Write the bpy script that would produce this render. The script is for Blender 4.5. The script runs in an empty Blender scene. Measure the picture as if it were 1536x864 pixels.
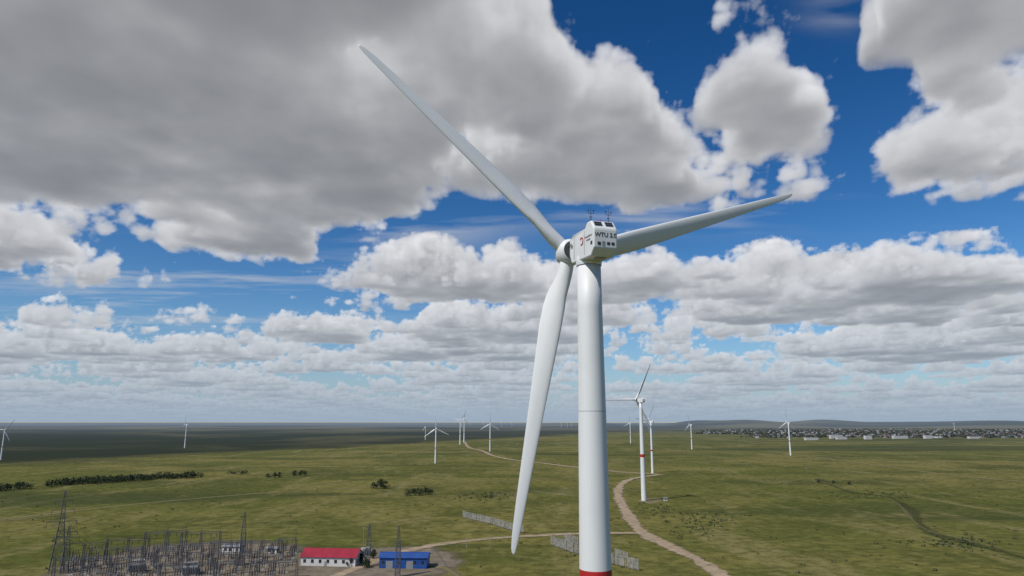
import bpy, bmesh, math, random, time
import numpy as np
from mathutils import Vector, Matrix
T0=time.time()
random.seed(7); rng=np.random.default_rng(11)
scene=bpy.context.scene
scene.view_settings.view_transform='Standard'
scene.view_settings.look='None'
scene.view_settings.exposure=0
# ---------------------------------------------------------------- camera
F=1038.0; P=math.radians(10.96); CZ=65.0
CAM=np.array([0,0,CZ]); FW=np.array([0,math.cos(P),math.sin(P)]); UP=np.array([0,-math.sin(P),math.cos(P)]); RT=np.array([1.0,0,0])
cd=bpy.data.cameras.new('camera'); cd.sensor_width=36; cd.lens=F/1536*36; cd.clip_start=1; cd.clip_end=300000
cam=bpy.data.objects.new('camera',cd); scene.collection.objects.link(cam)
cam.location=CAM; cam.rotation_euler=(math.pi/2+P,0,0); scene.camera=cam
SUN_EL=math.radians(50); SUN_AZ=math.radians(228)
SD=np.array([math.sin(SUN_AZ)*math.cos(SUN_EL),math.cos(SUN_AZ)*math.cos(SUN_EL),math.sin(SUN_EL)])

def height(x,y):
    x=np.asarray(x,dtype=float); y=np.asarray(y,dtype=float)
    r=np.sqrt(x*x+y*y); az=np.degrees(np.arctan2(x,y))
    h=2.2*np.sin(x/330+1)*np.cos(y/410+.4)+1.3*np.sin((x*0.8+y)/190)+.5*np.sin((x-y*.6)/83)
    h=h*np.clip((r-60)/200,0,1)
    far=np.clip((r-1500)/3000,0,1)
    h=h+far*4*np.sin(x/900)*np.sin(y/1300)
    def hill(a,wa,rr,wr,H): return H*np.exp(-((az-a)/wa)**2)*np.exp(-((r-rr)/wr)**2)
    h=h+hill(18.5,3.2,11500,1700,100)+hill(14.5,2.2,12500,1500,75)+hill(23.5,2.6,13500,1700,90)+hill(29,5,14500,2400,65)+hill(35,4,12500,2400,75)+hill(6,4,14000,2000,50)
    return h
def hz(x,y): return float(height(x,y))
def ray(px,py):
    d=FW+RT*(px-768)/F+UP*(432-py)/F
    return d
def gp(px,py):
    d=ray(px,py); t=-CZ/d[2]
    for _ in range(12):
        t=(hz(d[0]*t,d[1]*t)-CZ)/d[2]
    return (d[0]*t,d[1]*t,hz(d[0]*t,d[1]*t))
def zat(px,py,x,y):
    d=ray(px,py); return CZ+d[2]/math.hypot(d[0],d[1])*math.hypot(x,y)
def proj(p):
    v=np.array(p)-CAM; dd=v@FW
    return 768+F*(v@RT)/dd, 432-F*(v@UP)/dd

# ---------------------------------------------------------------- materials
def newmat(name):
    m=bpy.data.materials.new(name); m.use_nodes=True
    nt=m.node_tree; b=nt.nodes['Principled BSDF']; return m,nt,b
def N(nt,t,**k):
    n=nt.nodes.new(t)
    for a,v in k.items(): setattr(n,a,v)
    return n
def mixc(nt,fac,a,b,blend='MIX'):
    n=N(nt,'ShaderNodeMix',data_type='RGBA',blend_type=blend)
    for i,v in ((0,fac),(6,a),(7,b)):
        if isinstance(v,bpy.types.NodeSocket): nt.links.new(v,n.inputs[i])
        else: n.inputs[i].default_value=v if i==0 else (*v,1)
    return n.outputs[2]
def mth(nt,op,a,b=None,c=None,clamp=False):
    n=N(nt,'ShaderNodeMath',operation=op,use_clamp=clamp)
    for i,v in enumerate((a,b,c)):
        if v is None: continue
        if isinstance(v,bpy.types.NodeSocket): nt.links.new(v,n.inputs[i])
        else: n.inputs[i].default_value=v
    return n.outputs[0]
def noise(nt,vec,scale,detail=5,rough=.55,dist=0):
    n=N(nt,'ShaderNodeTexNoise'); n.inputs['Scale'].default_value=scale; n.inputs['Detail'].default_value=detail
    n.inputs['Roughness'].default_value=rough; n.inputs['Distortion'].default_value=dist
    nt.links.new(vec,n.inputs['Vector']); return n.outputs['Fac']
def sstep(nt,v,a,b):
    n=N(nt,'ShaderNodeMapRange',interpolation_type='SMOOTHSTEP')
    nt.links.new(v,n.inputs[0]); n.inputs[1].default_value=a; n.inputs[2].default_value=b
    return n.outputs[0]
def simple(name,col,rough=.6,var=.18,scale=1.5,metal=0,dark=None):
    m,nt,b=newmat(name)
    g=N(nt,'ShaderNodeTexCoord').outputs['Object']
    n=noise(nt,g,scale,6)
    c2=dark or tuple(c*(1-var*1.6) for c in col)
    c=mixc(nt,sstep(nt,n,.3,.7),c2,col)
    nt.links.new(c,b.inputs['Base Color']); b.inputs['Roughness'].default_value=rough; b.inputs['Metallic'].default_value=metal
    return m
M_steel=simple('galvanised_steel',(.115,.12,.13),.55,.25,.8,.1)
M_conc=simple('concrete',(.36,.35,.32),.9,.2,.7)
M_wallw=simple('white_render',(.62,.60,.56),.85,.12,.4)
M_red=simple('red_metal_roof',(.34,.018,.04),.45,.2,.3)
M_blue=simple('blue_metal_cladding',(.012,.075,.30),.45,.2,.3)
M_glass=simple('dark_window_glass',(.03,.035,.045),.15,.2,.5)
M_dark=simple('dark_metal',(.04,.04,.045),.5,.2,.5)
M_grey=simple('grey_metal',(.26,.27,.28),.5,.15,.8)
M_wood=simple('weathered_wood',(.40,.38,.35),.9,.3,.6)
M_cer=simple('insulator_ceramic',(.12,.07,.055),.3,.2,.5)
M_logo=simple('logo_red',(.5,.02,.02),.5,.1,1)
M_bark=simple('bark',(.07,.05,.035),.95,.3,2)
M_leaf=simple('foliage',(.045,.068,.02),.8,.3,.35,dark=(.014,.026,.009))
M_band=simple('red_paint',(.5,.02,.02),.5,.15,.6)

def white_paint():
    m,nt,b=newmat('turbine_white_paint')
    tc=N(nt,'ShaderNodeTexCoord').outputs['Object']
    mp=N(nt,'ShaderNodeMapping'); mp.inputs['Scale'].default_value=(1,1,.05); nt.links.new(tc,mp.inputs[0])
    st=noise(nt,mp.outputs[0],1.1,4,.5)
    bl=noise(nt,tc,.22,4)
    c=mixc(nt,sstep(nt,st,.4,.75),(.69,.69,.67),(.655,.655,.63))
    c=mixc(nt,mth(nt,'MULTIPLY',sstep(nt,bl,.45,.8),.3),c,(.58,.575,.55))
    nt.links.new(c,b.inputs['Base Color']); b.inputs['Roughness'].default_value=.5
    return m
M_white=white_paint()

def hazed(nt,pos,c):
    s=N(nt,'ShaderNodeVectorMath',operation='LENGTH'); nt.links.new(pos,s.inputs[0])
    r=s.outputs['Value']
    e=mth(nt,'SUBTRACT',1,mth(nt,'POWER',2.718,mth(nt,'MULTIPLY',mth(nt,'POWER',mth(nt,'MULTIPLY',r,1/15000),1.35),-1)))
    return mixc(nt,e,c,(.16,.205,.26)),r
def ground_mat():
    m,nt,b=newmat('steppe_grass')
    pos=N(nt,'ShaderNodeNewGeometry').outputs['Position']
    a=noise(nt,pos,1/380,6,.62,.8); bb=noise(nt,pos,1/75,8,.68,.4); c1=noise(nt,pos,1/7,7,.72); d1=noise(nt,pos,1.1,4,.7)
    mp=N(nt,'ShaderNodeMapping'); mp.inputs['Scale'].default_value=(1,.25,1); mp.inputs['Rotation'].default_value=(0,0,.5); nt.links.new(pos,mp.inputs[0])
    st=noise(nt,mp.outputs[0],1/45,6,.65,.8)
    mp2=N(nt,'ShaderNodeMapping'); mp2.inputs['Scale'].default_value=(.3,1,1); mp2.inputs['Rotation'].default_value=(0,0,-.2); nt.links.new(pos,mp2.inputs[0])
    s2=noise(nt,mp2.outputs[0],1/160,7,.62,1.2)
    s3=noise(nt,mp2.outputs[0],1/520,6,.6,.8)
    c=mixc(nt,sstep(nt,a,.41,.59),(.108,.114,.026),(.190,.165,.050))
    c=mixc(nt,mth(nt,'MULTIPLY',sstep(nt,bb,.46,.64),.8),c,(.072,.081,.021))
    c=mixc(nt,mth(nt,'MULTIPLY',sstep(nt,s2,.50,.62),.75),c,(.058,.069,.020))
    c=mixc(nt,mth(nt,'MULTIPLY',sstep(nt,st,.50,.66),.75),c,(.215,.185,.075))
    c=mixc(nt,mth(nt,'MULTIPLY',sstep(nt,c1,.42,.65),.7),c,(.058,.064,.020))
    c=mixc(nt,mth(nt,'MULTIPLY',sstep(nt,c1,.5,.28),.45),c,(.235,.205,.09))
    c=mixc(nt,mth(nt,'MULTIPLY',sstep(nt,d1,.5,.75),.5),c,(.048,.053,.018))
    ln=N(nt,'ShaderNodeVectorMath',operation='LENGTH'); nt.links.new(pos,ln.inputs[0])
    c=mixc(nt,mth(nt,'MULTIPLY',sstep(nt,s3,.53,.60),.68),c,(.040,.053,.021))  # broad dark patches painted into the grass in place of drifting cloud shadows
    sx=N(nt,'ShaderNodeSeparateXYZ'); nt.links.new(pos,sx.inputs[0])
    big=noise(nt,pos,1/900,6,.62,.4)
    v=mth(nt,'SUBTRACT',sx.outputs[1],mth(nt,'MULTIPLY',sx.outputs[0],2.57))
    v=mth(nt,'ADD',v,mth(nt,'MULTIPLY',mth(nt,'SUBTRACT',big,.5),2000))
    cloud_shade=sstep(nt,v,2800,3300)
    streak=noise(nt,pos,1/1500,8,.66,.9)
    cloud_shade_col=mixc(nt,sstep(nt,streak,.46,.66),(.025,.031,.017),(.080,.076,.034))
    c=mixc(nt,cloud_shade,c,cloud_shade_col)  # cloud shadow over the far left land, painted into the base colour
    fr=sstep(nt,ln.outputs['Value'],4200,6500)
    p2=noise(nt,pos,1/2600,6,.62,.9)
    fc=mixc(nt,sstep(nt,p2,.42,.6),(.028,.036,.022),(.15,.13,.065))
    c=mixc(nt,mth(nt,'MULTIPLY',fr,.85),c,fc)
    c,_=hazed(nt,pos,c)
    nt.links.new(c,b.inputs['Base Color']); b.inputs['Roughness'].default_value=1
    b.inputs['Specular IOR Level'].default_value=.0
    bp=N(nt,'ShaderNodeBump'); bp.inputs['Strength'].default_value=.7; bp.inputs['Distance'].default_value=1.2
    nt.links.new(c1,bp.inputs['Height']); nt.links.new(bp.outputs[0],b.inputs['Normal'])
    return m
def dirt_mat(name,c1,c2,soft=.35,edge=True,amax=1.0):
    m,nt,b=newmat(name)
    pos=N(nt,'ShaderNodeNewGeometry').outputs['Position']
    n1=noise(nt,pos,.25,6,.65); n2=noise(nt,pos,1/18,5,.6)
    c=mixc(nt,sstep(nt,n1,.3,.7),c1,c2)
    c=mixc(nt,mth(nt,'MULTIPLY',sstep(nt,n2,.5,.75),.5),c,(.15,.135,.065))
    nt.links.new(c,b.inputs['Base Color']); b.inputs['Roughness'].default_value=.97; b.inputs['Specular IOR Level'].default_value=.1
    uv=N(nt,'ShaderNodeAttribute',attribute_name='edge').outputs['Fac']
    v=mth(nt,'ADD',uv,mth(nt,'MULTIPLY',mth(nt,'SUBTRACT',noise(nt,pos,.22,5,.7),.5),1.3))
    v=mth(nt,'ADD',v,mth(nt,'MULTIPLY',mth(nt,'SUBTRACT',n2,.5),1.1))
    al=mth(nt,'MULTIPLY',sstep(nt,v,.35-soft*.5,.35+soft*.5),amax)
    nt.links.new(al,b.inputs['Alpha'])
    return m
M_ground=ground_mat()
M_dirt=dirt_mat('dirt_track',(.26,.195,.125),(.38,.295,.20))
M_faint=dirt_mat('worn_grass_track',(.19,.165,.08),(.26,.22,.12),.7,amax=.7)
M_bank=dirt_mat('bank_soil',(.17,.15,.07),(.22,.19,.10),.8,amax=.45)
M_yard=dirt_mat('gravel_yard',(.12,.10,.072),(.22,.18,.13),.6)
M_gully=dirt_mat('gully_scrub',(.045,.055,.02),(.065,.07,.025),.9,amax=.55)

# ---------------------------------------------------------------- mesh helpers
def link(ob,parent=None):
    scene.collection.objects.link(ob)
    if parent: ob.parent=parent
    return ob
def empty(name,loc=(0,0,0)):
    e=bpy.data.objects.new(name,None); e.location=loc; e.empty_display_size=1; scene.collection.objects.link(e); return e
class MB:
    def __init__(s): s.v=[]; s.f=[]; s.m=[]; s.mats=[]
    def mi(s,mat):
        if mat not in s.mats: s.mats.append(mat)
        return s.mats.index(mat)
    def add(s,vs,fs,mat):
        o=len(s.v); s.v+= [tuple(v) for v in vs]; k=s.mi(mat)
        for f in fs: s.f.append(tuple(i+o for i in f)); s.m.append(k)
    def box(s,c,d,mat,rz=0):
        hx,hy,hz_=d[0]/2,d[1]/2,d[2]/2; ca,sa=math.cos(rz),math.sin(rz)
        vs=[]
        for z in(-hz_,hz_):
            for x,y in((-hx,-hy),(hx,-hy),(hx,hy),(-hx,hy)):
                vs.append((c[0]+x*ca-y*sa,c[1]+x*sa+y*ca,c[2]+z))
        s.add(vs,[(3,2,1,0),(4,5,6,7),(0,1,5,4),(1,2,6,5),(2,3,7,6),(3,0,4,7)],mat)
    def beam(s,a,b,w,mat,n=4,w2=None):
        a=Vector(a); b=Vector(b); d=(b-a)
        if d.length<1e-6: return
        d.normalize(); u=d.cross(Vector((0,0,1)))
        if u.length<.01: u=Vector((1,0,0))
        u.normalize(); v=d.cross(u); w2=w if w2 is None else w2
        vs=[]
        for p,ww in((a,w),(b,w2)):
            for i in range(n):
                t=2*math.pi*(i+.5)/n; vs.append(p+(u*math.cos(t)+v*math.sin(t))*ww*.5)
        fs=[(i,(i+1)%n,n+(i+1)%n,n+i) for i in range(n)]+[tuple(range(n-1,-1,-1)),tuple(range(n,2*n))]
        s.add(vs,fs,mat)
    def obj(s,name,parent=None,smooth=False,loc=None):
        me=bpy.data.meshes.new(name); me.from_pydata(s.v,[],s.f)
        for m in s.mats: me.materials.append(m)
        me.polygons.foreach_set('material_index',s.m)
        if smooth: me.polygons.foreach_set('use_smooth',[True]*len(s.f))
        me.update(); ob=bpy.data.objects.new(name,me)
        if loc: ob.location=loc
        return link(ob,parent)

# ---------------------------------------------------------------- terrain
def grid_obj(name,co,f,mat):
    me=bpy.data.meshes.new(name); me.vertices.add(len(co)); me.vertices.foreach_set('co',co.astype(np.float32).ravel())
    me.loops.add(f.size); me.loops.foreach_set('vertex_index',f.astype(np.int32).ravel())
    me.polygons.add(len(f)); me.polygons.foreach_set('loop_start',np.arange(0,f.size,4,dtype=np.int32))
    me.polygons.foreach_set('use_smooth',np.ones(len(f),dtype=bool))
    me.materials.append(mat); me.update(calc_edges=True)
    ob=bpy.data.objects.new(name,me); return link(ob)
def build_terrain():
    az=np.radians(np.concatenate([np.linspace(-180,-55,60)[:-1],np.linspace(-55,55,441)[:-1],np.linspace(55,180,61)[:-1]]))
    rr=np.concatenate([[.01],np.geomspace(20,70000,290)])
    A,R=np.meshgrid(az,rr); X=np.sin(A)*R; Y=np.cos(A)*R; Z=height(X,Y)
    na=len(az); nr=len(rr)
    co=np.stack([X,Y,Z],-1).reshape(-1,3)
    i,j=np.meshgrid(np.arange(nr-1),np.arange(na),indexing='ij'); j2=(j+1)%na
    f=np.stack([i*na+j,i*na+j2,(i+1)*na+j2,(i+1)*na+j],-1).reshape(-1,4)[:, ::-1]
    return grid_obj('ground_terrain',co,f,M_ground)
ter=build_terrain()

def catmull(pts,step):
    out=[]; P_=[Vector(p) for p in pts]; P_=[P_[0]*2-P_[1]]+P_+[P_[-1]*2-P_[-2]]
    for k in range(1,len(P_)-2):
        p0,p1,p2,p3=P_[k-1:k+3]; n=max(2,int((p2-p1).length/step))
        for i in range(n):
            t=i/n
            out.append(.5*((2*p1)+(p2-p0)*t+(2*p0-5*p1+4*p2-p3)*t*t+(3*p1-p0-3*p2+p3)*t**3))
    out.append(P_[-2]); return out
def ribbon(name,px,w,mat,off=.12,step=6,jit=.25):
    pts=[gp(*p)[:2] for p in px]; c=catmull([(p[0],p[1],0) for p in pts],step)
    vs=[];ed=[];fs=[]; K=6
    for i,p in enumerate(c):
        t=(c[min(i+1,len(c)-1)]-c[max(i-1,0)]).normalized(); nrm=Vector((-t.y,t.x,0))
        ww=w*(1+jit*math.sin(i*.37)*.5+jit*.6*(random.random()-.5))
        r=p.length
        for k in range(K+1):
            u=k/K*2-1; q=p+nrm*u*ww*.5*1.5
            vs.append((q.x,q.y,hz(q.x,q.y)+off+r*.00012)); ed.append(1-abs(u))
    for i in range(len(c)-1):
        for k in range(K):
            a=i*(K+1)+k; fs.append((a,a+1,a+K+2,a+K+1))
    me=bpy.data.meshes.new(name); me.from_pydata(vs,[],fs); me.materials.append(mat)
    at=me.attributes.new('edge','FLOAT','POINT'); at.data.foreach_set('value',ed)
    me.polygons.foreach_set('use_smooth',[True]*len(fs))
    return link(bpy.data.objects.new(name,me))
ribbon('dirt_road',[(1120,900),(1082,864),(1045,840),(1000,818),(968,802),(950,785),(936,762),(927,742),(932,727),(950,718),(990,712)],8.5,M_dirt,.22)
ribbon('dirt_road',[(962,800),(920,800),(862,801),(800,804),(740,808),(690,813),(640,820),(590,832),(540,850),(470,880)],6.5,M_dirt,.16)
ribbon('dirt_road',[(985,711),(930,708),(865,701),(815,695),(765,689),(738,683),(722,676),(703,671),(697,663)],9,M_dirt,.14,10)
ribbon('grass_track',[(-60,786),(60,773),(200,757),(330,745),(450,736),(560,731),(690,724),(860,716),(930,709)],5,M_faint,.12,10)
ribbon('grass_track',[(1150,676),(1220,686),(1300,696),(1380,707),(1460,716),(1580,727)],7,M_faint,.12,14)
ribbon('grass_track',[(560,838),(640,848),(680,858),(700,890)],4,M_faint,.12)
ribbon('grass_track',[(500,694),(600,690),(700,692),(790,694),(860,690),(960,690)],5,M_faint,.1,14)
ribbon('gully',[(1225,718),(1275,738),(1330,745),(1365,765),(1390,795),(1440,812),(1490,824),(1580,850)],6,M_gully,.1,8,.9)
ribbon('gully_bank_track',[(1222,720),(1268,732),(1335,748),(1380,790),(1440,808),(1580,842)],2.0,M_bank,.2,8,.9)

def sheet(name,px,mat,off=.1):
    pts=[Vector((*gp(*p)[:2],0)) for p in px]; c=sum(pts,Vector())/len(pts)
    vs=[];ed=[];fs=[]; R=14
    rim=catmull(pts+[pts[0]],8)[:-1]; n=len(rim)
    for k in range(R+1):
        for p in rim:
            q=c+(p-c)*(k/R*1.12+.001); vs.append((q.x,q.y,hz(q.x,q.y)+off)); ed.append(min(1,(1-k/R)*3.0))
    for k in range(R):
        for i in range(n):
            j=(i+1)%n; fs.append((k*n+i,(k+1)*n+i,(k+1)*n+j,k*n+j))
    me=bpy.data.meshes.new(name); me.from_pydata(vs,[],fs); me.materials.append(mat)
    at=me.attributes.new('edge','FLOAT','POINT'); at.data.foreach_set('value',ed)
    return link(bpy.data.objects.new(name,me))
sheet('substation_yard',[(60,900),(80,862),(110,842),(170,832),(240,818),(345,812),(440,818),(475,838),(520,850),(520,900),(300,930)],M_yard,.08)
sheet('building_forecourt',[(440,870),(470,838),(560,822),(650,822),(690,838),(660,860),(560,880)],M_yard,.11)
sheet('turbine_pad',[(955,752),(965,748),(988,747),(992,752),(975,756)],M_faint,.09)

# ---------------------------------------------------------------- turbines
def lathe(prof,n,mats_by_seg,name):
    mb=MB(); vs=[]
    for (z,r) in prof:
        for i in range(n):
            t=2*math.pi*i/n; vs.append((r*math.cos(t),r*math.sin(t),z))
    mb.v=vs
    for k in range(len(prof)-1):
        mi=mb.mi(mats_by_seg(0.5*(prof[k][0]+prof[k+1][0])))
        for i in range(n):
            j=(i+1)%n; mb.f.append((k*n+i,k*n+j,(k+1)*n+j,(k+1)*n+i)); mb.m.append(mi)
    mb.f.append(tuple(range((len(prof)-1)*n,len(prof)*n))); mb.m.append(0)
    me=bpy.data.meshes.new(name); me.from_pydata(mb.v,[],mb.f)
    for m in mb.mats: me.materials.append(m)
    sm_=[True]*len(mb.f); sm_[-1]=False
    me.polygons.foreach_set('material_index',mb.m); me.polygons.foreach_set('use_smooth',sm_); me.update()
    return me
HUBZ=86.0
def tower_mesh(top,r_top,r_base,band0,band1,name,n=64):
    zs=set([0,band0,band1,top]); z=0
    while z<top: zs.add(z); z+=6.0
    R=lambda z:r_base+(r_top-r_base)*min(1,z/top)
    return lathe([(z,R(z)) for z in sorted(zs)],n,lambda z:M_band if band0<z<band1 else M_white,name)
def blade_mesh(L,cone,r0=1.25,name='blade',nsec=44,npt=22):
    vs=[];fs=[]
    for k in range(nsec+1):
        s=k/nsec
        z=r0+(L-r0)*s; q=z/L
        xs=[0,.05,.09,.14,.20,.27,.4,.55,.7,.85,.94,.98,.995,1.0]
        cs=[1.9,1.9,2.0,2.5,2.85,2.85,2.45,2.0,1.6,1.2,.9,.62,.34,.05]
        th=[1.9,1.9,1.75,1.4,1.05,.88,.64,.46,.33,.22,.14,.09,.05,.01]
        c=np.interp(q,xs,cs)*L/38; t=np.interp(q,xs,th)*L/38
        circ=float(np.clip((.17-q)/.11,0,1)); circ=circ*circ*(3-2*circ)
        tw=math.radians(np.interp(q,[0,.2,.5,1],[20,16,6,0])+4)
        shift=c*.22*(1-circ)
        y0=L*math.sin(cone)*q**1.7
        for i in range(npt):
            a=2*math.pi*i/npt
            x=c*.5*math.cos(a); y=t*.5*math.sin(a)*(circ+(1-circ)*(.5-.5*math.cos(a))**.35*1.1) 
            y+= (1-circ)*t*.12*math.cos(a)
            x+=shift
            vs.append((x*math.cos(tw)-y*math.sin(tw),x*math.sin(tw)+y*math.cos(tw)+y0,z))
    for k in range(nsec):
        for i in range(npt):
            j=(i+1)%npt; fs.append((k*npt+i,k*npt+j,(k+1)*npt+j,(k+1)*npt+i))
    fs.append(tuple(range(nsec*npt,(nsec+1)*npt))); fs.append(tuple(range(npt-1,-1,-1)))
    me=bpy.data.meshes.new(name); me.from_pydata(vs,[],fs); me.materials.append(M_white)
    me.polygons.foreach_set('use_smooth',[True]*len(fs)); me.update(); return me
def hub_mesh(name='hub'):
    prof=[(-1.55,1.25),(-1.4,1.5),(-.9,1.68),(0,1.72),(.8,1.62),(1.5,1.3),(2.0,.85),(2.3,.4),(2.38,.02)]
    me=lathe(prof,40,lambda z:M_white,name)
    me.transform(Matrix.Rotation(-math.pi/2,4,'X'))
    return me
NW_=1.46
def nacelle_mesh(name='nacelle_body'):
    prof=[(3.1,-.9),(3.1,1.1),(1.6,1.4),(-2.3,1.45),(-2.9,2.05),(-4.0,2.05),(-4.8,1.15),(-4.95,.95),(-4.95,-1.25),(-4.1,-2.1),(1.8,-2.05)]
    bm=bmesh.new(); W=NW_
    L_=[bm.verts.new((-W*(.82 if y>3 else 1),y,z)) for y,z in prof]; R_=[bm.verts.new((W*(.82 if y>3 else 1),y,z)) for y,z in prof]
    n=len(prof)
    bm.faces.new(L_); bm.faces.new(R_[::-1])
    for i in range(n):
        j=(i+1)%n; bm.faces.new((L_[j],L_[i],R_[i],R_[j]))
    bmesh.ops.recalc_face_normals(bm,faces=bm.faces)
    bmesh.ops.bevel(bm,geom=list(bm.edges),offset=.17,segments=4,affect='EDGES',profile=.5)
    me=bpy.data.meshes.new(name); bm.to_mesh(me); bm.free(); me.materials.append(M_white)
    return me
hub_d=89.5
hubp=CAM+ray(853,380)*hub_d
tips=[(1190,295),(773,832),(535,68)]
def model(q):
    psi,tau,phi,L,cone=q
    n=np.array([-math.sin(psi)*math.cos(tau),math.cos(psi)*math.cos(tau),math.sin(tau)])
    r=np.array([math.cos(psi),math.sin(psi),0]); u=np.cross(r,n)
    return n,r,u
def err(q):
    n,r,u=model(q); e=0
    for i,t in enumerate(tips):
        ph=q[2]+i*2*math.pi/3
        p=hubp+q[3]*((math.cos(ph)*u+math.sin(ph)*r)+math.sin(q[4])*n)
        a=proj(p); e+=(a[0]-t[0])**2+(a[1]-t[1])**2
    return e+ (max(0,abs(q[1]-.08)-.1)*2000)**2
q=np.array([.46,.08,math.radians(75),39,-.03]); best=err(q); sg=np.array([.1,.03,.1,1.5,.03])
r2=np.random.default_rng(3)
for it in range(12000):
    c=q+sg*r2.normal(size=5)*(.999**(it/3)+.01); e=err(c)
    if e<best: q,best=c,e
PSI,TAU,PHI,LB,CONE=q
nh=np.array([-math.sin(PSI),math.cos(PSI),0])
o_=float(np.clip(2.18/math.sin(PSI),3.5,6.5))
txy=hubp-nh*o_
BM=blade_mesh(LB,CONE,nsec=44,npt=24); BMD=blade_mesh(LB,CONE,name='blade_detailed',nsec=150,npt=56); HM=hub_mesh(); NM=nacelle_mesh()
def text(body,size,mat,ext=.01,bold=0):
    cu=bpy.data.curves.new('txt','FONT'); cu.body=body; cu.size=size; cu.extrude=ext; cu.align_x='CENTER'; cu.align_y='CENTER'; cu.offset=bold
    ob=bpy.data.objects.new('txt',cu); scene.collection.objects.link(ob)
    dg=bpy.context.evaluated_depsgraph_get(); me=bpy.data.meshes.new_from_object(ob.evaluated_get(dg))
    bpy.data.objects.remove(ob); me.materials.clear(); me.materials.append(mat); return me
def make_turbine(base,hubz,psi,phi,scale,tmesh,detail=False,tau=TAU,name='wind_turbine',off=o_):
    e=empty(name,base); s=scale; e.scale=(s,s,s)
    t=link(bpy.data.objects.new('tower',tmesh),e)
    def frame(tau):
        n=np.array([-math.sin(psi)*math.cos(tau),math.cos(psi)*math.cos(tau),math.sin(tau)])
        r=np.array([math.cos(psi),math.sin(psi),0]); u=np.cross(r,n)
        hub=np.array([-math.sin(psi)*off,math.cos(psi)*off,hubz])
        return Matrix(((r[0],n[0],u[0],hub[0]),(r[1],n[1],u[1],hub[1]),(r[2],n[2],u[2],hub[2]),(0,0,0,1)))
    M=frame(tau)
    h=link(bpy.data.objects.new('hub',HM),e); h.matrix_local=M
    for i in range(3):
        b=link(bpy.data.objects.new('blade_%d'%(i+1),BMD if detail else BM),e); b.matrix_local=M@Matrix.Rotation(phi+i*2*math.pi/3,4,'Y')
        c=link(bpy.data.objects.new('blade_root_collar_%d'%(i+1),COL),e); c.matrix_local=b.matrix_local
    MN=frame(.06)@Matrix.Translation((0,-off,-.12))
    nb=link(bpy.data.objects.new('nacelle',NM),e); nb.matrix_local=MN
    yb=link(bpy.data.objects.new('yaw_bearing',YB),e)
    yb.location=(0,0,hubz)
    if detail:
        sm_=MB()
        zz=hubz-20.2
        rr=2.3+(1.4-2.3)*zz/(hubz-2.9)+.006; n=64
        vs=[(rr*math.cos(2*math.pi*i/n),rr*math.sin(2*math.pi*i/n),zz+dz) for dz in(-.03,.03) for i in range(n)]
        sm_.add(vs,[(i,(i+1)%n,n+(i+1)%n,n+i) for i in range(n)],M_grey)
        sm_.obj('tower_section_seam',e)
        mb=MB(); RY=-4.95; SX=-NW_
        a=Vector((0,-4.0,2.05)); b=Vector((0,-4.8,1.15)); d=(b-a); nn=Vector((0,d.z,-d.y)).normalized()
        if nn.y>0: nn=-nn
        for x0,x1 in((-1.15,-.2),(.2,1.15)):
            p=[a+d*.16,a+d*.80]; q0=[Vector((x,pp.y,pp.z))+nn*o for o in(-.02,.02) for pp in p for x in(x0,x1)]
            mb.add(q0,[(4,5,7,6),(0,2,3,1),(0,1,5,4),(2,6,7,3),(0,4,6,2),(1,3,7,5)],M_glass)
            for t in(.16,.48,.80):
                mb.beam(Vector((x0,0,0))+a+d*t+nn*.03,Vector((x1,0,0))+a+d*t+nn*.03,.05,M_grey)
        for x0,z0,w,hh in((-.8,-.75,.38,.36),(.35,-.7,.36,.32),(.9,-.7,.36,.32)):
            mb.box((x0,RY-.01,z0),(w,.05,hh),M_dark)
        mb.box((-.26,RY-.015,-.72),(.36,.04,.5),M_grey)
        for yy in(-2.2,1.0): mb.box((SX-.005,yy,-.25),(.02,.05,2.9),M_grey)
        mb.box((SX-.01,-4.3,-.6),(.03,.5,.4),M_dark)
        mb.box((SX-.01,2.0,.2),(.03,.6,.4),M_grey)
        mb.box((0,-3.4,-2.13),(1.2,1.0,.08),M_grey)
        for x in(-1.2,1.2):
            for y in(-1.8,-.6,.6): mb.beam((x,y,1.35),(x,y,1.95),.04,M_grey)
            mb.beam((x,-1.8,1.95),(x,.6,1.95),.04,M_grey)
        mb.beam((0,-3.5,2.0),(0,-3.5,2.28),.22,M_logo,10)
        ob=mb.obj('nacelle_fittings',e); ob.matrix_local=MN
        ma=MB()
        for x in(-1.2,1.0):
            ma.beam((x,-3.5,2.0),(x,-3.5,3.8),.07,M_dark,6,.04)
            ma.beam((x-.33,-3.5,3.0),(x+.33,-3.5,3.0),.06,M_dark)
            for k in(-.33,.33):
                ma.beam((x+k,-3.5,3.0),(x+k,-3.5,3.35),.05,M_dark); ma.beam((x+k-.1,-3.5,3.38),(x+k+.1,-3.5,3.38),.1,M_dark,8)
            ma.beam((x-.2,-3.5,2.6),(x+.2,-3.5,2.6),.05,M_dark)
            ma.beam((x,-3.5,2.8),(x+.3,-3.2,2.05),.03,M_dark); ma.beam((x,-3.5,2.8),(x-.2,-3.2,2.05),.03,M_dark)
        ob=ma.obj('wind_sensor_masts',e); ob.matrix_local=MN
        tm=link(bpy.data.objects.new('lettering',text('WTU 2.0',.70,M_dark,.01,.004)),e)
        tm.matrix_local=MN@Matrix.Translation((0,RY-.02,.25))@Matrix.Rotation(math.pi/2,4,'X')
        for k,(tx,sz) in enumerate((('WINDENERGY',.34),('POWER',.34))):
            t2=link(bpy.data.objects.new('side_lettering_%d'%k,text(tx,sz,M_grey)),e)
            t2.matrix_local=MN@Matrix.Translation((SX-.015,-3.4,.3-.42*k))@Matrix.Rotation(-math.pi/2,4,'Z')@Matrix.Rotation(math.pi/2,4,'X')
        lg=MB()
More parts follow.
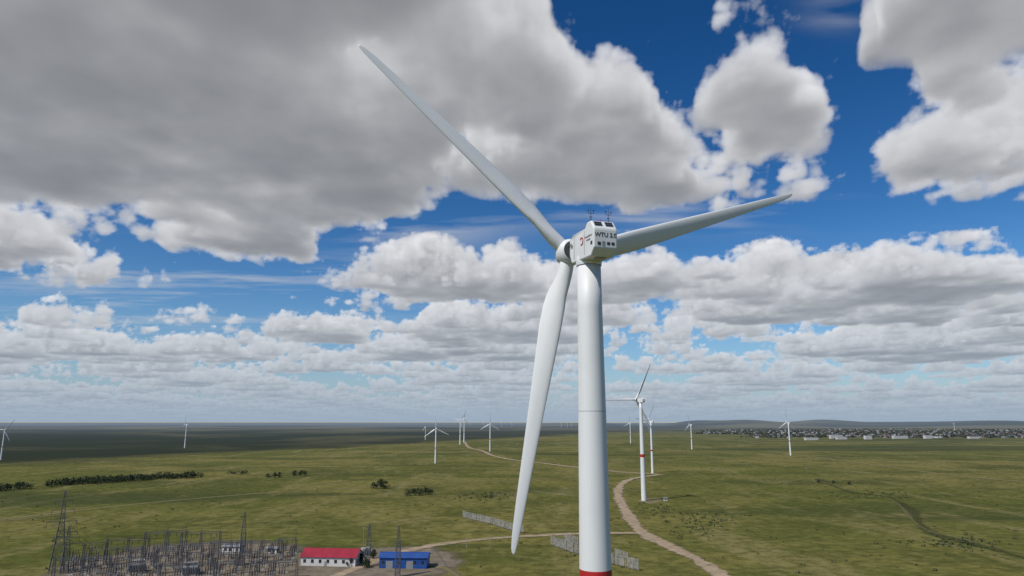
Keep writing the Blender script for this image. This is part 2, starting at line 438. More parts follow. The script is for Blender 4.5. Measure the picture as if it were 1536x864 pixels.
        for k in range(17):
            a0=.5+k*.28; a1=a0+.28; rr=.42
            lg.beam((SX-.015,-1.4+rr*math.cos(a0),.1+rr*math.sin(a0)),(SX-.015,-1.4+rr*math.cos(a1),.1+rr*math.sin(a1)),.13,M_logo)
        ob=lg.obj('side_emblem',e); ob.matrix_local=MN
    return e
COL=lathe([(1.15,1.0),(1.6,1.03),(1.66,.99)],32,lambda z:M_white,'collar')
YB=lathe([(-3.1,1.5),(-2.7,1.55),(-2.1,1.5),(-1.7,1.35)],40,lambda z:M_white,'yaw_bearing')
zg=hz(txy[0],txy[1]); Hh=hubp[2]-zg
dd_=math.hypot(txy[0],txy[1]); zb=zat(891,858,txy[0]*(dd_-1.8)/dd_,txy[1]*(dd_-1.8)/dd_)
tm_main=tower_mesh(Hh-2.9,1.40,2.3,zb-2.6-zg,zb-zg,'tower_mesh')
make_turbine((txy[0],txy[1],zg),Hh,PSI,PHI,1,tm_main,True)
tm_far=tower_mesh(HUBZ-2.9,1.40,2.3,36.3,38.9,'tower_mesh_far',32)
def far_turbine(bx,by,hy,ang,psi=PSI):
    b=gp(bx,by); zh=zat(bx,hy,b[0],b[1]); s=(zh-b[2])/HUBZ
    make_turbine(b,HUBZ,psi,math.radians(ang),s,tm_far,False)
far_turbine(966,751,599,28,.45)
far_turbine(979,710,632,38,.8)
far_turbine(946,665,635,5,.5)
far_turbine(1038,674,637,-10,.6)
far_turbine(1186,683,634,2,.45)
far_turbine(653,695,643,-5,.1)
far_turbine(690,667,630,40,.3)
far_turbine(696,664,628,10,.3)
far_turbine(735,677,636,0,.2)
far_turbine(277,672,637,0,1.35)
far_turbine(1,690,645,35,.6)
far_turbine(638,660,640,-25,.4)
for (x,y,hy) in((752,641,634.5),(768,640,634),(842,641,633.5),(851,641,634),(857,640,633),(726,642,635),(1432,646,635)):
    far_turbine(x,y,hy,random.uniform(0,120),.4)

# ---------------------------------------------------------------- buildings / substation
def rot2(p,a): return (p[0]*math.cos(a)-p[1]*math.sin(a),p[0]*math.sin(a)+p[1]*math.cos(a))
def building(name,px,py,ang,L,W,H,wall,roof,roofh,gable=True,eave=.5,rows=1,wcols=8,doors=()):
    b=gp(px,py); e=empty(name,b); e.rotation_euler=(0,0,ang)
    w=MB(); w.box((0,0,H/2-.3),(L,W,H+.6),wall)
    if gable:
        for s in(-1,1):
            w.add([(s*L/2,-W/2,H),(s*L/2,W/2,H),(s*L/2,0,H+roofh)],[(0,1,2)],wall)
    w.obj('walls',e)
    r=MB(); l2=L/2+eave; w2=W/2+eave; dz=-roofh*eave/(W/2) if gable else 0; t=.14
    if gable:
        for s in(-1,1):
            vs=[(-l2,s*w2,H+dz+.03),(l2,s*w2,H+dz+.03),(l2,0,H+roofh+.03),(-l2,0,H+roofh+.03)]
            vs+=[(x,y,z+t) for x,y,z in vs]
            r.add(vs,[(0,1,2,3),(4,5,6,7),(0,1,5,4),(1,2,6,5),(3,0,4,7)],roof)
            k=-l2
            while k<l2:
                r.beam((k,s*w2,H+dz+.03+t),(k,0,H+roofh+.03+t),.08,roof); k+=1.0
        r.beam((-l2,0,H+roofh+t+.05),(l2,0,H+roofh+t+.05),.3,roof)
    else:
        r.box((0,0,H+.18),(L+.5,W+.5,.35),roof)
    r.obj('roof',e)
    g=MB()
    for rr in range(rows):
        zc=H*(rr+.55)/rows
        for k in range(wcols):
            x=-L/2+L*(k+.5)/wcols
            for s in(-1,1):
                g.box((x,s*(W/2+.012),zc),(L/wcols*.36,.05,H/rows*.34),M_glass)
                g.box((x,s*(W/2+.03),zc-H/rows*.2),(L/wcols*.42,.09,.08),M_grey)
        for k in range(2):
            g.box((L/2+.012,-W/4+k*W/2,zc),(.05,1.1,H/rows*.34),M_glass); g.box((-L/2-.012,-W/4+k*W/2,zc),(.05,1.1,H/rows*.34),M_glass)
    g.obj('windows',e)
    d=MB()
    for x,ww,hh in doors: d.box((x,-W/2-.03,hh/2),(ww,.06,hh),M_grey)
    if doors: d.obj('doors',e)
    return e
building('red_roofed_house',498,846,-.10,25,11,4.0,M_wallw,M_red,2.6,wcols=7,doors=((-1,1.2,2.2),))
building('blue_building',607,850,-.04,21,9,4.6,M_blue,M_blue,1.4,wcols=6,doors=((-6,3,3.2),(3,3,3.2)))
building('white_hut',349,829,-.1,9,4,3.2,M_wallw,M_grey,.6,wcols=3)
building('white_hut',409,830,-.1,5,3,2.6,M_wallw,M_grey,.4,wcols=2)
building('transformer_kiosk',998,751,.1,3,2.2,2.2,M_wallw,M_grey,.3,wcols=1)
def tank(px,py,r,h):
    b=gp(px,py); e=empty('storage_tank',b)
    pr=[(0,r),(h,r),(h+.25,r*.8),(h+.45,r*.4),(h+.5,.05)]
    link(bpy.data.objects.new('shell',lathe(pr,24,lambda z:M_conc,'tank_shell')),e)
    m=MB(); m.beam((0,-r-.15,0),(0,-r-.15,h+.3),.1,M_steel); m.beam((.5,-r-.15,0),(.5,-r-.15,h+.3),.1,M_steel)
    for k in range(8): m.beam((0,-r-.15,k*h/8),(.5,-r-.15,k*h/8),.06,M_steel)
    m.obj('ladder',e)
tank(545,833,1.4,3.2); tank(552,832,1.4,3.2)

def lattice(mb,x,y,z0,z1,w0,w1,mat,t=.12,n=None):
    n=n or max(3,int((z1-z0)/max(w0,1)/1.1))
    def c(k,i):
        f=k/n; w=(w0+(w1-w0)*f)/2; z=z0+(z1-z0)*f
        sx,sy=((-1,-1),(1,-1),(1,1),(-1,1))[i]; return (x+sx*w,y+sy*w,z)
    for i in range(4): mb.beam(c(0,i),c(n,i),t,mat)
    for k in range(n):
        for i in range(4):
            j=(i+1)%4; a,b=(i,j) if k%2 else (j,i)
            mb.beam(c(k,a),c(k+1,b),t*.6,mat)
            mb.beam(c(k+1,i),c(k+1,j),t*.6,mat)
def pylon(px,py,topy,ang,arms=True,w=5.5):
    b=gp(px,py); H=zat(px,topy,b[0],b[1])-b[2]
    mb=MB(); lattice(mb,0,0,0,H*.6,w,1.8,M_steel,.34,7); lattice(mb,0,0,H*.6,H,1.8,.5,M_steel,.25,7)
    if arms:
        for f,l in((.62,5.5),(.76,4.2),(.88,3.2)):
            z=H*f
            for s in(-1,1):
                mb.beam((s*.6,-.5,z),(s*l,0,z),.16,M_steel); mb.beam((s*.6,.5,z),(s*l,0,z),.16,M_steel); mb.beam((s*.5,0,z+1.6),(s*l,0,z),.14,M_steel)
                mb.beam((s*l,0,z),(s*l,0,z-1.8),.22,M_cer,6)
    o=mb.obj('lattice_pylon',loc=b); o.rotation_euler=(0,0,ang); return b,H
p1=pylon(84,858,737,.5); pylon(96,860,790,.5,True,3)
pylon(362,848,768,.3,False,2.4); p3=pylon(596,866,790,.2,False,2.0)
pylon(552,850,786,.2,False,1.2)
def gantry(px,py,L,H,ang,bays=1):
    b=gp(px,py); mb=MB()
    for k in range(bays+1):
        x=-L*bays/2+k*L
        lattice(mb,x,0,0,H,1.3,.6,M_steel,.17,7); mb.beam((x,0,H),(x,0,H+3.0),.14,M_steel)
        mb.box((x,0,.1),(1.8,1.8,.5),M_conc)
    for yy in(-.4,.4):
        for zz in(H-.9,H): mb.beam((-L*bays/2,yy,zz),(L*bays/2,yy,zz),.16,M_steel)
    n=int(L*bays/1.5)
    for k in range(n):
        x0=-L*bays/2+k*L*bays/n; x1=x0+L*bays/n
        mb.beam((x0,-.4,H-.9),(x1,-.4,H),.1,M_steel); mb.beam((x0,-.4,H),(x1,.4,H),.08,M_steel)
    for k in range(bays):
        for q_ in(.2,.5,.8):
            x=-L*bays/2+(k+q_)*L; mb.beam((x,0,H-.9),(x,0,H-2.6),.24,M_cer,6)
            mb.beam((x,0,H-2.6),(x+.3,-3,1.8+2.5),.05,M_dark)
    o=mb.obj('substation_gantry',loc=b); o.rotation_euler=(0,0,ang)
GA=.22
for px,py,L,H,bb in((140,850,9,10,1),(172,862,10,11,2),(232,838,10,12,1),(232,862,10,10,2),(262,832,9,11,1),(300,826,9,9,2),(318,850,10,10,2),(352,862,9,9,2),(392,838,9,8,2),(430,830,8,7,1),(120,880,10,11,2),(300,885,10,10,3),(410,868,9,7,2),(190,838,9,9,2),(345,838,9,8,2),(265,850,10,9,2)):
    gantry(px,py,L,H,GA,bb)
def gear_mesh(kind):
    mb=MB(); mb.box((0,0,.15),(2.6,1.2,.4),M_conc)
    for x in(-1,0,1):
        mb.beam((x,0,.2),(x,0,2.4),.22,M_steel)
        mb.beam((x,0,2.4),(x,0,4.0+.5*kind),.34,M_cer if kind<2 else M_dark,8,.22)
        for z in(2.7,3.0,3.3,3.6): mb.beam((x,0,z),(x,0,z+.08),.5,M_cer if kind<2 else M_dark,8)
    mb.beam((-1.3,0,2.4),(1.3,0,2.4),.24,M_steel)
    if kind==1: mb.box((0,-.6,1.2),(1.0,.6,1.4),M_grey)
    if kind==2: mb.beam((-1.2,0,4.9),(1.2,0,4.9),.12,M_steel)
    me_o=mb.obj('gear'); me=me_o.data; bpy.data.objects.remove(me_o); return me
gms=[gear_mesh(k) for k in range(3)]
c0=gp(270,850)
for i in range(-11,12):
    for j in range(-5,5):
        if random.random()<.2: continue
        x,y=rot2((i*5.2+random.uniform(-.5,.5),j*7.5+random.uniform(-.5,.5)),GA)
        x+=c0[0]; y+=c0[1]
        pp=proj((x,y,0))
        if pp[0]>440 or pp[0]<95 or pp[1]<826: continue
        o=link(bpy.data.objects.new('substation_switchgear',gms[(i+j*2)%3])); o.location=(x,y,hz(x,y)); o.rotation_euler=(0,0,GA)
for px,py in((205,858),(285,862)):
    b=gp(px,py); m=MB(); m.box((0,0,2),(6,3.2,3),M_grey); m.box((0,0,.3),(7,4,.6),M_conc)
    for k in range(9): m.box((-2.6+k*.65,-2.0,2),(.12,.8,2.4),M_grey)
    for x in(-1.8,0,1.8): m.beam((x,0,3.5),(x,0,5.4),.35,M_cer,8,.2)
    m.beam((-2.6,1,4.5),(2.6,1,4.5),1.0,M_grey,12)
    o=m.obj('power_transformer',loc=b); o.rotation_euler=(0,0,GA)
wm=MB()
def wire(a,b,sag):
    pr=None
    for k in range(13):
        t=k/12; p=Vector(a).lerp(Vector(b),t); p.z-=sag*4*t*(1-t)
        if pr is not None: wm.beam(pr,p,.07,M_dark,3)
        pr=p
pb=Vector(p1[0]); 
for s in(-4,0,4):
    for f in(.62,.76):
        a=(pb.x+s,pb.y,pb.z+p1[1]*f-1.8)
        for tgt in((232,838,11),(140,850,10)):
            g=gp(tgt[0],tgt[1]); wire(a,(g[0]+s*.7,g[1],g[2]+tgt[2]-2),1.5)
        wire(a,(a[0]-260,a[1]+30,a[2]-4),7)
wm.obj('overhead_power_lines')
def fence(name,px,h,sp,mat,slat=.0,post=.18,rows=3):
    pts=[Vector((*gp(*p)[:2],0)) for p in px]; mb=MB()
    for a,b in zip(pts[:-1],pts[1:]):
        L=(b-a).length; n=max(1,int(L/sp)); d=(b-a)/L; u=Vector((-d.y,d.x,0))
        for k in range(n+1):
            p=a.lerp(b,k/n); z=hz(p.x,p.y)
            mb.beam((p.x,p.y,z-.2),(p.x,p.y,z+h+random.uniform(-.1,.1)),post,mat)
        for r in range(rows):
            f=(r+.6)/rows
            mb.beam((a.x,a.y,hz(a.x,a.y)+h*f),(b.x,b.y,hz(b.x,b.y)+h*f),post*.6,mat)
        if slat>0:
            x=0
            while x<L:
                if random.random()>.06:
                    p=a+d*x+u*.12; z=hz(p.x,p.y); top=h*(1+random.uniform(-.07,.05)); bot=.35+random.uniform(0,.25)
                    q=d*slat*.5
                    t=u*.03
                    vs=[(p-q-t),(p+q-t),(p+q+t),(p-q+t)]
                    vs=[(v.x,v.y,z+bot) for v in vs]+[(v.x,v.y,z+top) for v in vs]
                    mb.add(vs,[(3,2,1,0),(4,5,6,7),(0,1,5,4),(1,2,6,5),(2,3,7,6),(3,0,4,7)],mat)
                x+=slat*1.75
    return mb.obj(name)
fence('snow_fence',[(694,777),(715,782),(738,787),(762,795),(785,800)],4.6,3,M_wood,.34)
fence('snow_fence',[(826,818),(850,827),(885,838),(922,848),(958,857)],5.0,3,M_wood,.34)
fence('snow_fence',[(846,812),(868,818),(900,825)],4.2,3,M_wood,.34)
fence('snow_fence',[(922,834),(942,840)],3.5,3,M_wood,.34)
fence('perimeter_fence',[(100,852),(150,834),(240,820),(340,814),(430,817),(455,832)],2.2,3,M_steel,0,.1,4)
fence('perimeter_fence',[(652,826),(668,850),(690,864)],1.8,3,M_steel,0,.1,3)
fence('field_fence',[(860,745),(800,738),(700,748),(600,758)],1.3,9,M_wood,0,.16,2)
for px,py,ty in((545,815,790),(700,822,806),(735,820,806),(860,690,684),(1120,700,693),(1210,708,701)):
    b=gp(px,py); H=zat(px,ty,b[0],b[1])-b[2]; m=MB(); m.beam((0,0,-.3),(0,0,H),.28,M_wood,8,.2); m.beam((-1,0,H-.6),(1,0,H-.6),.14,M_wood)
    for x in(-.9,0,.9): m.beam((x,0,H-.55),(x,0,H-.2),.12,M_cer,6)
    m.obj('utility_pole',loc=b)

# ---------------------------------------------------------------- vegetation
def leafcloud(mb,c,rad,n,size,mat,rg):
    for _ in range(n):
        d=rg.normal(size=3); d/=np.linalg.norm(d); p=np.array(c)+d*np.array(rad)*rg.uniform(.35,1)**.6
        a=rg.normal(size=3); a/=np.linalg.norm(a); b=np.cross(a,rg.normal(size=3)); b/=np.linalg.norm(b)
        s=size*rg.uniform(.5,1.2)
        mb.add([p-a*s-b*s*.6,p+a*s-b*s*.5,p+a*s*.8+b*s*.6,p-a*s*.7+b*s*.5],[(0,1,2,3)],mat)
def add_tree(mb,x,y,z,H,W,rg,clumps=14,leaves=16,big=1.0):
    lean=rg.normal(size=2)*.05*H
    mb.beam((x,y,z-.2),(x+lean[0],y+lean[1],z+H*.6),H*.05,M_bark,6,H*.02)
    for _ in range(clumps):
        t=rg.uniform(.2,.95); a=rg.uniform(0,6.28); r=W*.5*rg.uniform(.2,1)*math.sin(math.pi*min(1,t*.85+.1))
        c=(x+math.cos(a)*r+lean[0]*t,y+math.sin(a)*r+lean[1]*t,z+H*t)
        mb.beam((x+lean[0]*t*.6,y+lean[1]*t*.6,z+H*t*.55),c,H*.018,M_bark,4,H*.006)
        cs=W*rg.uniform(.12,.24); leafcloud(mb,c,(cs,cs,cs*.8),leaves,(H*.045+.08)*big,M_leaf,rg)
def tree(name,px,py,H,W):
    b=gp(px,py); mb=MB(); add_tree(mb,0,0,0,H,W,rng,26,22); mb.obj(name,loc=b)
def tree_mass(name,pts,H,W,n,spread):
    mb=MB(); P_=[Vector((*gp(*p)[:2],0)) for p in pts]
    for k in range(n):
        f=k/max(1,n-1)*(len(P_)-1); i=min(int(f),len(P_)-2); p=P_[i].lerp(P_[i+1],f-i)
        x=p.x+rng.normal()*spread; y=p.y+rng.normal()*spread*1.6
        hh=H*rng.uniform(.6,1.15); add_tree(mb,x,y,hz(x,y),hh,W*rng.uniform(.7,1.2),rng,9,9,1.5)
    mb.obj(name)
tree_mass('tree_row',[(78,729),(150,724.5),(215,720),(294,716)],6.4,7.5,210,5)
tree_mass('tree_row',[(-10,736),(34,734)],6,7,36,5)
tree_mass('tree_row',[(344,711),(371,710)],3.4,6,18,4)
for px,py,H,W in((402,717,5,6),(412,717,6,7),(419,716,6,6),(442,714,6.5,7.5),(451,714,7,8),(458,713,5.5,7),(561,733,6.5,9),(570,733,9,10),(578,733,7,9),
    (612,744,5.5,8),(620,743,6,8.5),(629,743,6.5,9),(638,742,6.5,8.5),(646,741,5,7),(525,850,4,4),(541,846,4.5,4),(550,852,3.5,4),(515,849,3,3),(560,838,4,3.5),(1250,725,3,5),(1275,727,3,5),(1228,724,3,5)):
    tree('tree',px,py,H,W)
sc=MB()
for _ in range(420):
    px=rng.uniform(0,1536); py=rng.uniform(705,862) if rng.random()<.6 else rng.uniform(690,760)
    if 100<px<700 and py>800: continue
    b=gp(px,py); s=rng.uniform(.5,1.3); leafcloud(sc,(b[0],b[1],b[2]+s*.4),(s,s,s*.5),10,.25*s+.1,M_leaf,rng)
for (cx,cy,n,sx,sy) in((730,745,120,40,6),(1050,785,110,45,14),(985,765,50,25,8),(1300,742,70,60,8),(1440,815,90,60,10),(900,770,40,30,12)):
    for _ in range(n):
        b=gp(cx+rng.normal()*sx*.6,cy+rng.normal()*sy*.6); s=rng.uniform(.6,1.5); leafcloud(sc,(b[0],b[1],b[2]+s*.4),(s*1.3,s*1.3,s*.5),9,.3*s+.1,M_leaf,rng)
sc.obj('low_scrub')

# ---------------------------------------------------------------- distant town
M_tl=simple('town_foliage',(.05,.065,.050),.9,.3,.02)
M_th=[simple('town_wall_a',(.54,.55,.55),.9,.1,.1),simple('town_wall_b',(.30,.29,.28),.9,.1,.1)]
M_tr=[simple('town_roof_a',(.26,.28,.30),.7,.1,.1),simple('town_roof_b',(.21,.09,.075),.7,.1,.1),simple('town_roof_c',(.12,.15,.19),.7,.1,.1)]
th=MB(); tt=MB()
for _ in range(1900):
    px=1055+585*rng.random()**.9; py=644.5+12.5*rng.random()**1.2
    if px<1130: py=min(py,651)
    b=gp(px,py); L=rng.uniform(8,16); W=rng.uniform(7,10); H=rng.uniform(2.8,5); a=rng.choice([.3,.3+math.pi/2]); 
    if rng.random()<.38:
        th.box((b[0],b[1],b[2]+H/2),(L,W,H),M_th[int(rng.random()<.5)],a)
        r=M_tr[rng.integers(3)]; vs=[(*rot2(p,a),z) for p,z in (((-L/2,-W/2),0),((L/2,-W/2),0),((L/2,W/2),0),((-L/2,W/2),0),((-L/2,0),2.4),((L/2,0),2.4))]
        vs=[(v[0]+b[0],v[1]+b[1],v[2]+b[2]+H+.02) for v in vs]
        th.add(vs,[(0,1,5,4),(2,3,4,5),(1,2,5),(3,0,4)],r)
    for k in range(3):
        x=b[0]+rng.normal()*30; y=b[1]+10+rng.normal()*60; s=rng.uniform(3,6.0)
        leafcloud(tt,(x,y,hz(x,y)+s*.6),(s*1.4,s*1.4,s*.7),10,s*.5,M_tl,rng)
th.obj('distant_town_houses'); tt.obj('distant_town_trees')
for px,py,L,H in((1217,660,50,9),(1254,658,50,14),(1262,659,40,9),(1302,659,26,14),(1350,658,60,11),(1392,658,30,13),(1460,658,40,8)):
    building('apartment_block',px,py,.15,L,13,H,M_wallw,M_tr[0],.3,False,rows=max(2,int(H/3)),wcols=int(L/4))

# ---------------------------------------------------------------- clouds
def up(g,n):
    for ax in range(3):
        m=g.shape[ax]; t=np.arange(n)*m/n; i=t.astype(int); f=t-i; f=f*f*(3-2*f)
        a=np.take(g,i%m,ax); b=np.take(g,(i+1)%m,ax); sh=[1,1,1]; sh[ax]=n; f=f.reshape(sh)
        g=a*(1-f)+b*f
    return g
NV=128
vr=np.random.default_rng(21)
vol=np.zeros((NV,)*3,np.float32); sm=np.zeros((NV,)*3,np.float32); a=1.0
for g in(4,8,16,32,64):
    v=up(vr.random((g,g,g)).astype(np.float32),NV); v=(v-v.mean())/v.std()
    vol+=a*np.minimum(np.abs(v),2.2); sm+=a*v; a*=.57
vol=((vol-vol.mean())/vol.std()).astype(np.float32).ravel(); sm=((sm-sm.mean())/sm.std()).astype(np.float32).ravel()
def tri(V,x,y,z):
    xi=np.floor(x); yi=np.floor(y); zi=np.floor(z); fx=(x-xi).astype(np.float32); fy=(y-yi).astype(np.float32); fz=(z-zi).astype(np.float32)
    x0=xi.astype(np.int32)&127; y0=yi.astype(np.int32)&127; z0=zi.astype(np.int32)&127
    x1=(x0+1)&127; y1=(y0+1)&127; z1=(z0+1)&127
    x0=x0<<14; x1=x1<<14; y0=y0<<7; y1=y1<<7
    def g(p,q_,r): return V[p+q_+r]
    c00=g(x0,y0,z0)*(1-fx)+g(x1,y0,z0)*fx; c10=g(x0,y1,z0)*(1-fx)+g(x1,y1,z0)*fx
    c01=g(x0,y0,z1)*(1-fx)+g(x1,y0,z1)*fx; c11=g(x0,y1,z1)*(1-fx)+g(x1,y1,z1)*fx
    return (c00*(1-fy)+c10*fy)*(1-fz)+(c01*(1-fy)+c11*fy)*fz
azd=np.concatenate([np.linspace(-100,-41.5,45)[:-1],np.linspace(-41.5,41.5,1180),np.linspace(41.5,100,45)[1:]])
eld=np.concatenate([np.linspace(-.15,35.5,520),np.linspace(35.5,62,45)[1:]])
na,ne=len(azd),len(eld)
AZ,EL=np.meshgrid(np.radians(azd),np.radians(eld)); AZ=AZ.ravel().astype(np.float32); EL=EL.ravel().astype(np.float32)
E0=.012
te=np.maximum(np.tan(EL),0)+E0
wa=np.geomspace(.008,2.2,420); aa=np.linspace(-100,100,800)
AA,WW=np.meshgrid(np.radians(aa),wa)
dx=np.sin(AA); dy=np.cos(AA); dz=WW-E0
dep=np.maximum(dy*math.cos(P)+dz*math.sin(P),.05); upc=-dy*math.sin(P)+dz*math.cos(P)
PX=768+F*dx/dep; PY=432-F*upc/dep
POS=[(300,110,460,220,.50),(560,90,230,230,.40),(100,-520,1300,420,.42),(20,200,260,200,.38),(110,320,230,75,.36),(560,290,130,60,.34),(360,320,200,55,.36),
 (740,150,130,130,.32),(930,215,115,78,.28),(800,265,130,50,.30),(975,285,85,40,.28),(1090,300,70,25,.18),
 (1163,175,80,85,.42),(1195,255,110,55,.30),
 (1450,110,150,185,.40),(1660,150,220,200,.40),(1360,250,90,50,.34),(1270,300,120,20,.18),(1420,290,120,24,.22),
 (610,440,190,24,.38),(480,450,75,13,.28),
 (1200,448,300,40,.40),(1420,445,220,38,.42),(1020,440,140,34,.38),(880,470,120,24,.3),
 (760,505,160,18,.26),(1050,505,180,16,.28),(1250,522,170,12,.26),
 (50,488,85,11,.30),(300,528,260,13,.30),(430,508,130,13,.34),(130,418,50,9,.2),(30,400,80,16,.26),
 (700,535,150,8,.24),(1400,530,200,12,.28)]
NEG=[(748,212,50,18,.6),(700,238,34,14,.5),(640,345,110,12,.45),(1020,-10,200,70,1.0),(1045,90,40,60,.7),(1058,165,20,50,.45),(1150,0,120,30,.6),(1308,140,30,90,.7),(1150,345,420,14,.4),(230,450,330,22,.42)]
Mp=np.full(PX.shape,-.5)
low=np.clip((.17-WW)/.05,0,1); Mp=Mp*(1-low)-.05*low
for cx,cy,rx,ry,am in POS:
    r=np.sqrt(((PX-cx)/rx)**2+((PY-cy)/ry)**2); f=np.clip((1.5-r)/.95,0,1); f=f*f*(3-2*f)
    Mp=np.maximum(Mp,-.5+(am+.5)*f)
for cx,cy,rx,ry,am in NEG:
    r=np.sqrt(((PX-cx)/rx)**2+((PY-cy)/ry)**2); f=np.clip((1.5-r)/.95,0,1); f=f*f*(3-2*f)
    Mp=Mp-am*f
Mp=np.maximum(Mp,-.9)
Mp=Mp.astype(np.float32).ravel(); nW=len(wa); nA=len(aa)
def lay(az_deg,w):
    u=np.clip((az_deg+100)/200*(nA-1),0,nA-1.001); v=np.clip(np.log(w/.008)/math.log(2.2/.008)*(nW-1),0,nW-1.001)
    ui=u.astype(np.int32); vi=v.astype(np.int32); fu=u-ui; fv=v-vi; k=vi*nA+ui
    return (Mp[k]*(1-fu)+Mp[k+1]*fu)*(1-fv)+(Mp[k+nA]*(1-fu)+Mp[k+nA+1]*fu)*fv
SA=np.sin(AZ); CA=np.cos(AZ); AD=np.degrees(AZ)
NS=60; TM=.42
Tr=np.ones(len(AZ),np.float32); C=np.zeros(len(AZ),np.float32)
jit=vr.random(len(AZ)).astype(np.float32)*.8-.4
sinel=np.maximum(te/np.sqrt(1+te*te),.03)
for k in range(NS):
    act=np.nonzero(Tr>.02)[0]
    t=(k+.5+jit[act])/NS
    z=1+TM*t**1.2; dzs=TM*(((k+1)/NS)**1.2-(k/NS)**1.2); s=(z-1)/TM
    w=te[act]/z; D=1/w
    x=SA[act]*D; y=CA[act]*D
    nm2=tri(sm,x*71+9,y*71+50,np.full_like(x,77.0))
    L=lay(AD[act]+1.1*nm2*np.clip(w*2.5,.1,1),w*(1+.035*nm2))
    m1=L-.75*s+.1*nm2>-.85
    act=act[m1]; z=z[m1]; s=s[m1]; w=w[m1]; D=D[m1]; x=x[m1]; y=y[m1]; nm2=nm2[m1]; L=L[m1]
    nm=tri(sm,x*128/6.0,y*128/6.0,np.full_like(x,10.0))
    cov=L+.20*nm+.10*nm2
    m2=cov-.75*s>-.5
    act=act[m2]; x=x[m2]; y=y[m2]; cov=cov[m2]; D=D[m2]; z=z[m2]; s=s[m2]
    nd=tri(vol,x*50,y*50,z*50*1.3)
    fade=np.clip(9/D,.0,1)
    base=.30*np.exp(-(z-1)/.06)
    d=cov-.75*s+.21*np.minimum(nd,2.2)-base
    m3=d>-.2
    act=act[m3]; x=x[m3]; y=y[m3]; cov=cov[m3]; D=D[m3]; nd=nd[m3]; d=d[m3]; fade=fade[m3]; z=z[m3]; s=s[m3]
    nf=tri(vol,x*331+31,y*331+7,z*331*1.2)
    d=d+.07*nf*fade
    dens=np.clip(d/.22,0,1)
    nl=tri(vol,(x+SD[0]*.08)*50,(y+SD[1]*.08)*50,(z+SD[2]*.08)*50*1.3)
    rel=np.clip(1-.34*(nl-nd)+.07*nf*fade,.35,1.75)
    thick=np.clip(cov-.75*s+.18*nd,0,1.2)
    sun=np.exp(-thick*2.35)*rel
    lum=.212+.09*s+.57*sun
    al=1-np.exp(-dens*26*dzs/sinel[act])
    C[act]+=Tr[act]*al*lum; Tr[act]*=1-al
alpha=1-Tr; lum=C/np.maximum(alpha,1e-4)
lum=np.where(lum>.60,.60+(lum-.60)*.5,lum)
def wisp(cx,cy,rx,ry):
    dz=te-E0; dep=np.maximum(CA*math.cos(P)+dz*math.sin(P),.05); px=768+F*SA/dep; py=432-F*(-CA*math.sin(P)+dz*math.cos(P))/dep
    r=((px-cx)/rx)**2+((py-cy)/ry)**2; return np.exp(-r*1.3)
Dh=3/te; nx=SA*Dh; ny=CA*Dh
nw=tri(sm,nx*7+3,ny*26+np.sin(nx*.5)*6,np.full_like(nx,40.0)); nw2=tri(sm,nx*22,ny*60,np.full_like(nx,70.0))
wm_=sum(wisp(*q_) for q_ in((250,410,330,45),(640,345,120,30),(1260,15,60,30),(1000,320,300,25),(250,460,300,40)))
wal=np.clip((nw*.5+nw2*.25+.25),0,1)*np.clip(wm_,0,1)*.45
lum=(lum*alpha+(1-alpha)*wal*.62)/np.maximum(alpha+(1-alpha)*wal,1e-4); alpha=alpha+(1-alpha)*wal
Db=1/te; hz_f=1-np.exp(-(Db/24)**1.3)
col=np.stack([lum*.99,lum*.995,lum*1.02],-1)
shade=np.clip((.5-lum)/.3,0,1)[:,None]
col=col*(1-shade*np.array([.04,.015,-.02]))
haze=np.array([.31,.405,.52]); 
col=col*(1-hz_f[:,None]*.72)+haze*hz_f[:,None]*.72
alpha=np.maximum(alpha*(1-.2*hz_f), .0)
eld_=np.degrees(EL)
veil=np.clip(np.exp(-eld_/1.8)*.5+.46*np.exp(-(eld_/7.5)**1.6),0,.88)
hz2=np.array([.20,.36,.60])[None]*np.clip(eld_/5,0,1)[:,None]+haze[None]*(1-np.clip(eld_/5,0,1)[:,None])
vb=np.clip(.55*np.exp(-eld_/2.0)+.16*np.exp(-(eld_/6)**2),0,.9)
A1=alpha*(1-vb); A2=vb; A3=(1-alpha)*(veil)*(1-vb)
tot=A1+A2+A3
col=(col*A1[:,None]+haze[None]*A2[:,None]+hz2*A3[:,None])/np.maximum(tot,1e-4)[:,None]
alpha=np.clip(tot,0,1)
RD=60000.0
co=np.stack([SA*np.cos(EL)*RD,CA*np.cos(EL)*RD,np.sin(EL)*RD],-1)
i,j=np.meshgrid(np.arange(ne-1),np.arange(na-1),indexing='ij')
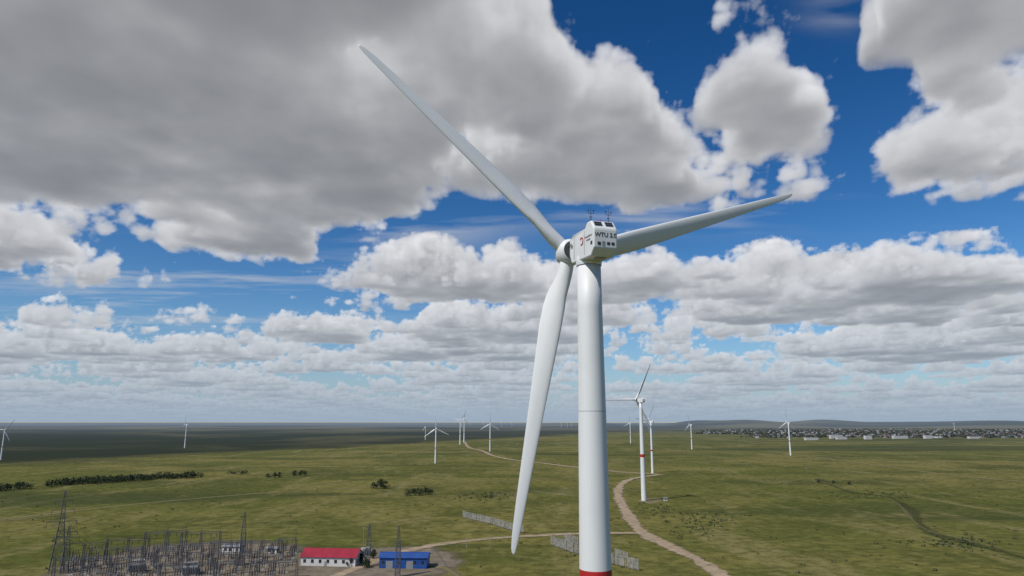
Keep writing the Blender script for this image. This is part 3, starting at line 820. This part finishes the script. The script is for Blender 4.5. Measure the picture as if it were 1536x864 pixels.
f=np.stack([i*na+j,(i+1)*na+j,(i+1)*na+j+1,i*na+j+1],-1).reshape(-1,4)
mc=bpy.data.materials.new('cloud_layer'); mc.use_nodes=True; nt=mc.node_tree; nt.nodes.clear()
at=N(nt,'ShaderNodeAttribute',attribute_name='cloud'); em=N(nt,'ShaderNodeEmission'); tr=N(nt,'ShaderNodeBsdfTransparent'); mx=N(nt,'ShaderNodeMixShader'); ou=N(nt,'ShaderNodeOutputMaterial')
nt.links.new(at.outputs['Color'],em.inputs[0]); nt.links.new(at.outputs['Alpha'],mx.inputs[0]); nt.links.new(tr.outputs[0],mx.inputs[1]); nt.links.new(em.outputs[0],mx.inputs[2]); nt.links.new(mx.outputs[0],ou.inputs[0])
try: mc.cycles.emission_sampling='NONE'
except Exception as ex: print(ex)
sky_o=grid_obj('sky_clouds',co,f,mc)
ca=sky_o.data.attributes.new('cloud','FLOAT_COLOR','POINT')
ca.data.foreach_set('color',np.concatenate([col,alpha[:,None]],1).astype(np.float32).ravel())
# ---------------------------------------------------------------- world & sun
w=bpy.data.worlds.new('World'); scene.world=w; w.use_nodes=True; nt=w.node_tree
bg=nt.nodes['Background']; sk=N(nt,'ShaderNodeTexSky',sky_type='NISHITA'); sk.sun_disc=False
sk.sun_elevation=SUN_EL; sk.sun_rotation=SUN_AZ; sk.altitude=300; sk.air_density=1.0; sk.dust_density=.5; sk.ozone_density=3.0
gm=N(nt,'ShaderNodeGamma'); gm.inputs[1].default_value=1.4
hs=N(nt,'ShaderNodeHueSaturation'); hs.inputs['Saturation'].default_value=1.18; hs.inputs['Value'].default_value=.95
nt.links.new(sk.outputs[0],gm.inputs[0]); nt.links.new(gm.outputs[0],hs.inputs['Color']); nt.links.new(hs.outputs[0],bg.inputs[0]); bg.inputs[1].default_value=.05
sl=bpy.data.lights.new('sun','SUN'); sl.energy=3.9; sl.angle=math.radians(.5); sl.color=(1,.96,.9)
so=bpy.data.objects.new('sun',sl); link(so); so.rotation_euler=Vector(SD).to_track_quat('Z','Y').to_euler()
print('done',time.time()-T0)
